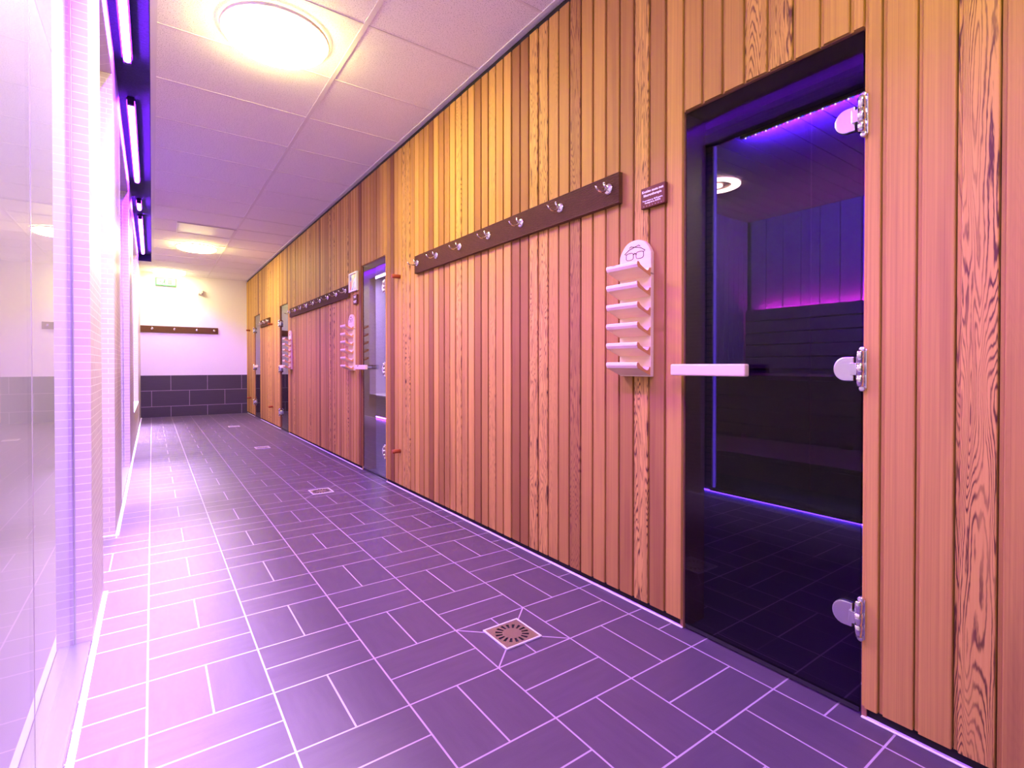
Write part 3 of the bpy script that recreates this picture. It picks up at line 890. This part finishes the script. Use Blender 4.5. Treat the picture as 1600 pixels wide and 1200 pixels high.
# ================================================================== FLOOR DRAINS
DR = None
for (i, j), lab in zip(DRAINS, ('square steel floor drain nearest the camera', 'second square floor drain from the camera, before the second glass door',
                                'third floor drain from the camera', 'farthest small floor drain')):
    cx, cy = FX + (i + 0.5) * MX, FY + (j + 0.5) * MY
    if DR is None:
        t = thing('floor_drain', lab, 'drain', (cx, cy, 0.0), 'square floor drains')
        S = 0.072
        MB().box(-S, S, -S, S, 0.0004, 0.0010).build('well', 'seal', t)
        f = MB()
        for c in ((-S - 0.006, -S, -S - 0.006, S + 0.006), (S, S + 0.006, -S - 0.006, S + 0.006), (-S, S, -S - 0.006, -S), (-S, S, S, S + 0.006)):
            f.box(*c, 0.0004, 0.0065, 0.001, 1)
        f.build('rim', 'caulk', t)
        gm = MB(); r0, r1 = 0.036, 0.062
        n = 96; bmg = bmesh.new()
        def ring(fn, z): return [bmg.verts.new((*fn(2 * PI * k / n), z)) for k in range(n)]
        def sq(a):
            c, s = math.cos(a), math.sin(a); q = S / max(abs(c), abs(s)); return (c * q, s * q)
        zt = 0.0050
        A = ring(sq, zt); B = ring(lambda a: (r1 * math.cos(a), r1 * math.sin(a)), zt); Cc = ring(lambda a: (r0 * math.cos(a), r0 * math.sin(a)), zt)
        cen = bmg.verts.new((0, 0, zt))
        for k in range(n):
            k2 = (k + 1) % n
            bmg.faces.new((A[k], A[k2], B[k2], B[k]))
            if k % 6 > 2: bmg.faces.new((B[k], B[k2], Cc[k2], Cc[k]))     # the other gaps stay open: sixteen slots
            bmg.faces.new((Cc[k], Cc[k2], cen))
        ex = bmesh.ops.extrude_face_region(bmg, geom=bmg.faces[:])
        bmesh.ops.translate(bmg, vec=(0, 0, -0.0016), verts=[v for v in ex['geom'] if isinstance(v, bmesh.types.BMVert)])
        bmesh.ops.recalc_face_normals(bmg, faces=bmg.faces)
        gm._take(bmg); gm.build('grate', 'steel', t)
        DR = t
    else:
        t = copy_tree(DR); t.location = (cx, cy, 0.0); tag(t, lab, 'drain', 'square floor drains')

# ================================================================== INSIDE THE CABIN BEHIND THE FIRST DOOR
t = thing('cabin_glass', 'glass front of the violet cabin behind the near door', 'glass screen', (XC, 1.0, 0.0))
for a, b2 in ((-0.58, 1.612), (1.618, 2.318)):
    MB().box(0.026, 0.034, a - 1.0, b2 - 1.0, 0.03, 2.695).build('pane', 'smoke', t)
blue = emitter('painted blue edge glow', (0.16, 0.06, 1.0), 1.6)  # emission painted on the pane edge for the blue light it catches
MB().box(0.018, 0.042, 2.318 - 1.0, 2.330 - 1.0, 0.03, 2.695).build('lit_edge', blue, t)
MB().box(-0.03, 0.05, -0.58 - 1.0, 2.325 - 1.0, 0.014, 0.03).build('base_profile', 'seal', t)
floor_blue = emitter('blue floor light', (0.10, 0.03, 1.0), 24.0)
t = tag(MB().box(XC - 0.008, XC - 0.002, -0.58, 3.44, 0.001, 0.012).build('floor_light_strip', floor_blue), 'thin blue light line along the floor inside the near doorway', 'light strip')

t = thing('light_strip', 'row of coloured light dots under the cabin ceiling', 'light strip', (XC + 0.07, 0.0, 2.69))
MB().box(-0.012, 0.012, -0.5, 2.14, 0.007, 0.050).build('strip', 'seal', t)  # black height added up to the ceiling, hides the glare above the dots
dots = [emitter('white dot', (0.8, 0.85, 1.0), 16.0), emitter('blue dot', (0.05, 0.14, 1.0), 9.0), emitter('pink dot', (1.0, 0.05, 0.35), 6.0)]
D0 = {}
for k in range(45):
    c = k % 3; y = 2.10 - 0.0255 * k
    if c not in D0:
        D0[c] = MB().lathe([(0, -0.006), (0.004, -0.0045), (0.0055, 0), (0.004, 0.0045), (0, 0.006)], (0, 0, 0), 'z', 10).build('light_dot', dots[c], t); o = D0[c]
    else:
        o = D0[c].copy(); COL.objects.link(o); o.parent = t
    o.location = (0, y, 0)
la = bpy.data.lights.new('strip_light', 'AREA'); la.shape = 'RECTANGLE'; la.size = 2.5; la.size_y = 0.03; la.energy = 760; la.color = (0.055, 0.008, 1.0)
lo_ = bpy.data.objects.new('strip_light', la); COL.objects.link(lo_); lo_.parent = t
lo_.location = (0.07, 0.85, -0.022)
zz_ = -Vector((0.91, 0.0, 0.41)).normalized(); xx_ = Vector((0, 1, 0)); yy_ = zz_.cross(xx_)
lo_.rotation_euler = Matrix((xx_, yy_, zz_)).transposed().to_euler()

t = thing('ring_lamp', 'white ring shaped lamp on the cabin ceiling', 'lamp', (4.48, 2.885, ZC - 0.003))
MB().lathe([(0.14, -0.004), (0.22, -0.004), (0.22, -0.016), (0.14, -0.016), (0.14, -0.004)], (0, 0, 0), 'z', 40).build('ring', emitter('ring glow', (1.0, 0.74, 0.50), 22.0), t)
MB().lathe([(0.0, -0.016), (0.06, -0.016), (0.06, -0.004)], (0, 0, 0), 'z', 24).build('centre', emitter('ring glow', (1.0, 0.74, 0.50), 22.0), t)

t = thing('sauna_bench', 'two tier slatted wooden bench inside the cabin', 'bench', (4.6, 1.5, 0.0))
y0, y1 = -2.05, 1.88
MB().box(-0.80, 1.38, y0, y1, 0.0, 0.105).build('plinth', 'plinth', t)
MB().box(-0.85, 0.0, y0, y1, 0.265, 0.30, 0.004).build('lower_seat', 'bench', t)
for z0, z1 in ((0.11, 0.26),): MB().box(-0.85, -0.83, y0, y1, z0, z1, 0.003).build('front_board', 'bench', t)
for z0, z1 in ((0.335, 0.425), (0.440, 0.560), (0.575, 0.690), (0.705, 0.85)): MB().box(0.0, 0.02, y0, y1, z0, z1, 0.003).build('riser_slat', 'bench', t)
ps = MB()
for y in (-1.3, -0.35, 0.25, 1.2): ps.box(0.021, 0.05, y, y + 0.09, 0.30, 0.85)
ps.build('support', 'bench', t)
MB().box(-0.02, 1.30, y0, y1, 0.855, 0.895, 0.004).build('upper_seat', 'bench', t)
for k in range(5): MB().box(1.27, 1.295, y0, y1, 0.95 + 0.142 * k, 1.08 + 0.142 * k, 0.003).build('backrest_slat', 'darkwood', t)
MB().box(1.30, 1.31, y0, y1, 0.90, 1.645).build('light_stop_panel', 'darkwood', t)  # added behind the slats so the magenta light does not leak through
t = tag(MB().box(5.925, 5.945, -0.55, 3.25, 1.618, 1.628).build('backrest_light', emitter('magenta glow', (0.62, 0.02, 1.0), 230.0)), 'magenta light line along the top of the cabin backrest', 'light strip')

# ================================================================== INSIDE THE BRIGHT ROOM BEHIND THE SECOND DOOR
t = thing('tiled_bench', 'low bench lit violet from below behind the second door', 'bench', (3.4, 7.0, 0.0))
MB().box(0.0, 1.08, -3.25, 2.98, 0.06, 0.41).build('body', 'darkmosaic', t)
MB().box(-0.02, 1.08, -3.25, 2.98, 0.41, 0.435, 0.004).build('seat', 'plastic', t)
MB().box(0.010, 0.03, -3.2, 2.95, 0.02, 0.035).build('under_light', emitter('violet under light', (0.35, 0.06, 1.0), 110.0), t)
t = thing('light_strip', 'white light bar on the ceiling behind the second door', 'light strip', (3.55, 7.3, ZC))
MB().box(-0.05, 0.05, -2.6, 2.6, -0.05, -0.001, 0.004).build('housing', 'plastic', t)
MB().box(-0.04, 0.04, -2.55, 2.55, -0.056, -0.0505).build('diffuser', emitter('cool diffuser', (0.50, 0.42, 1.0), 170.0), t)
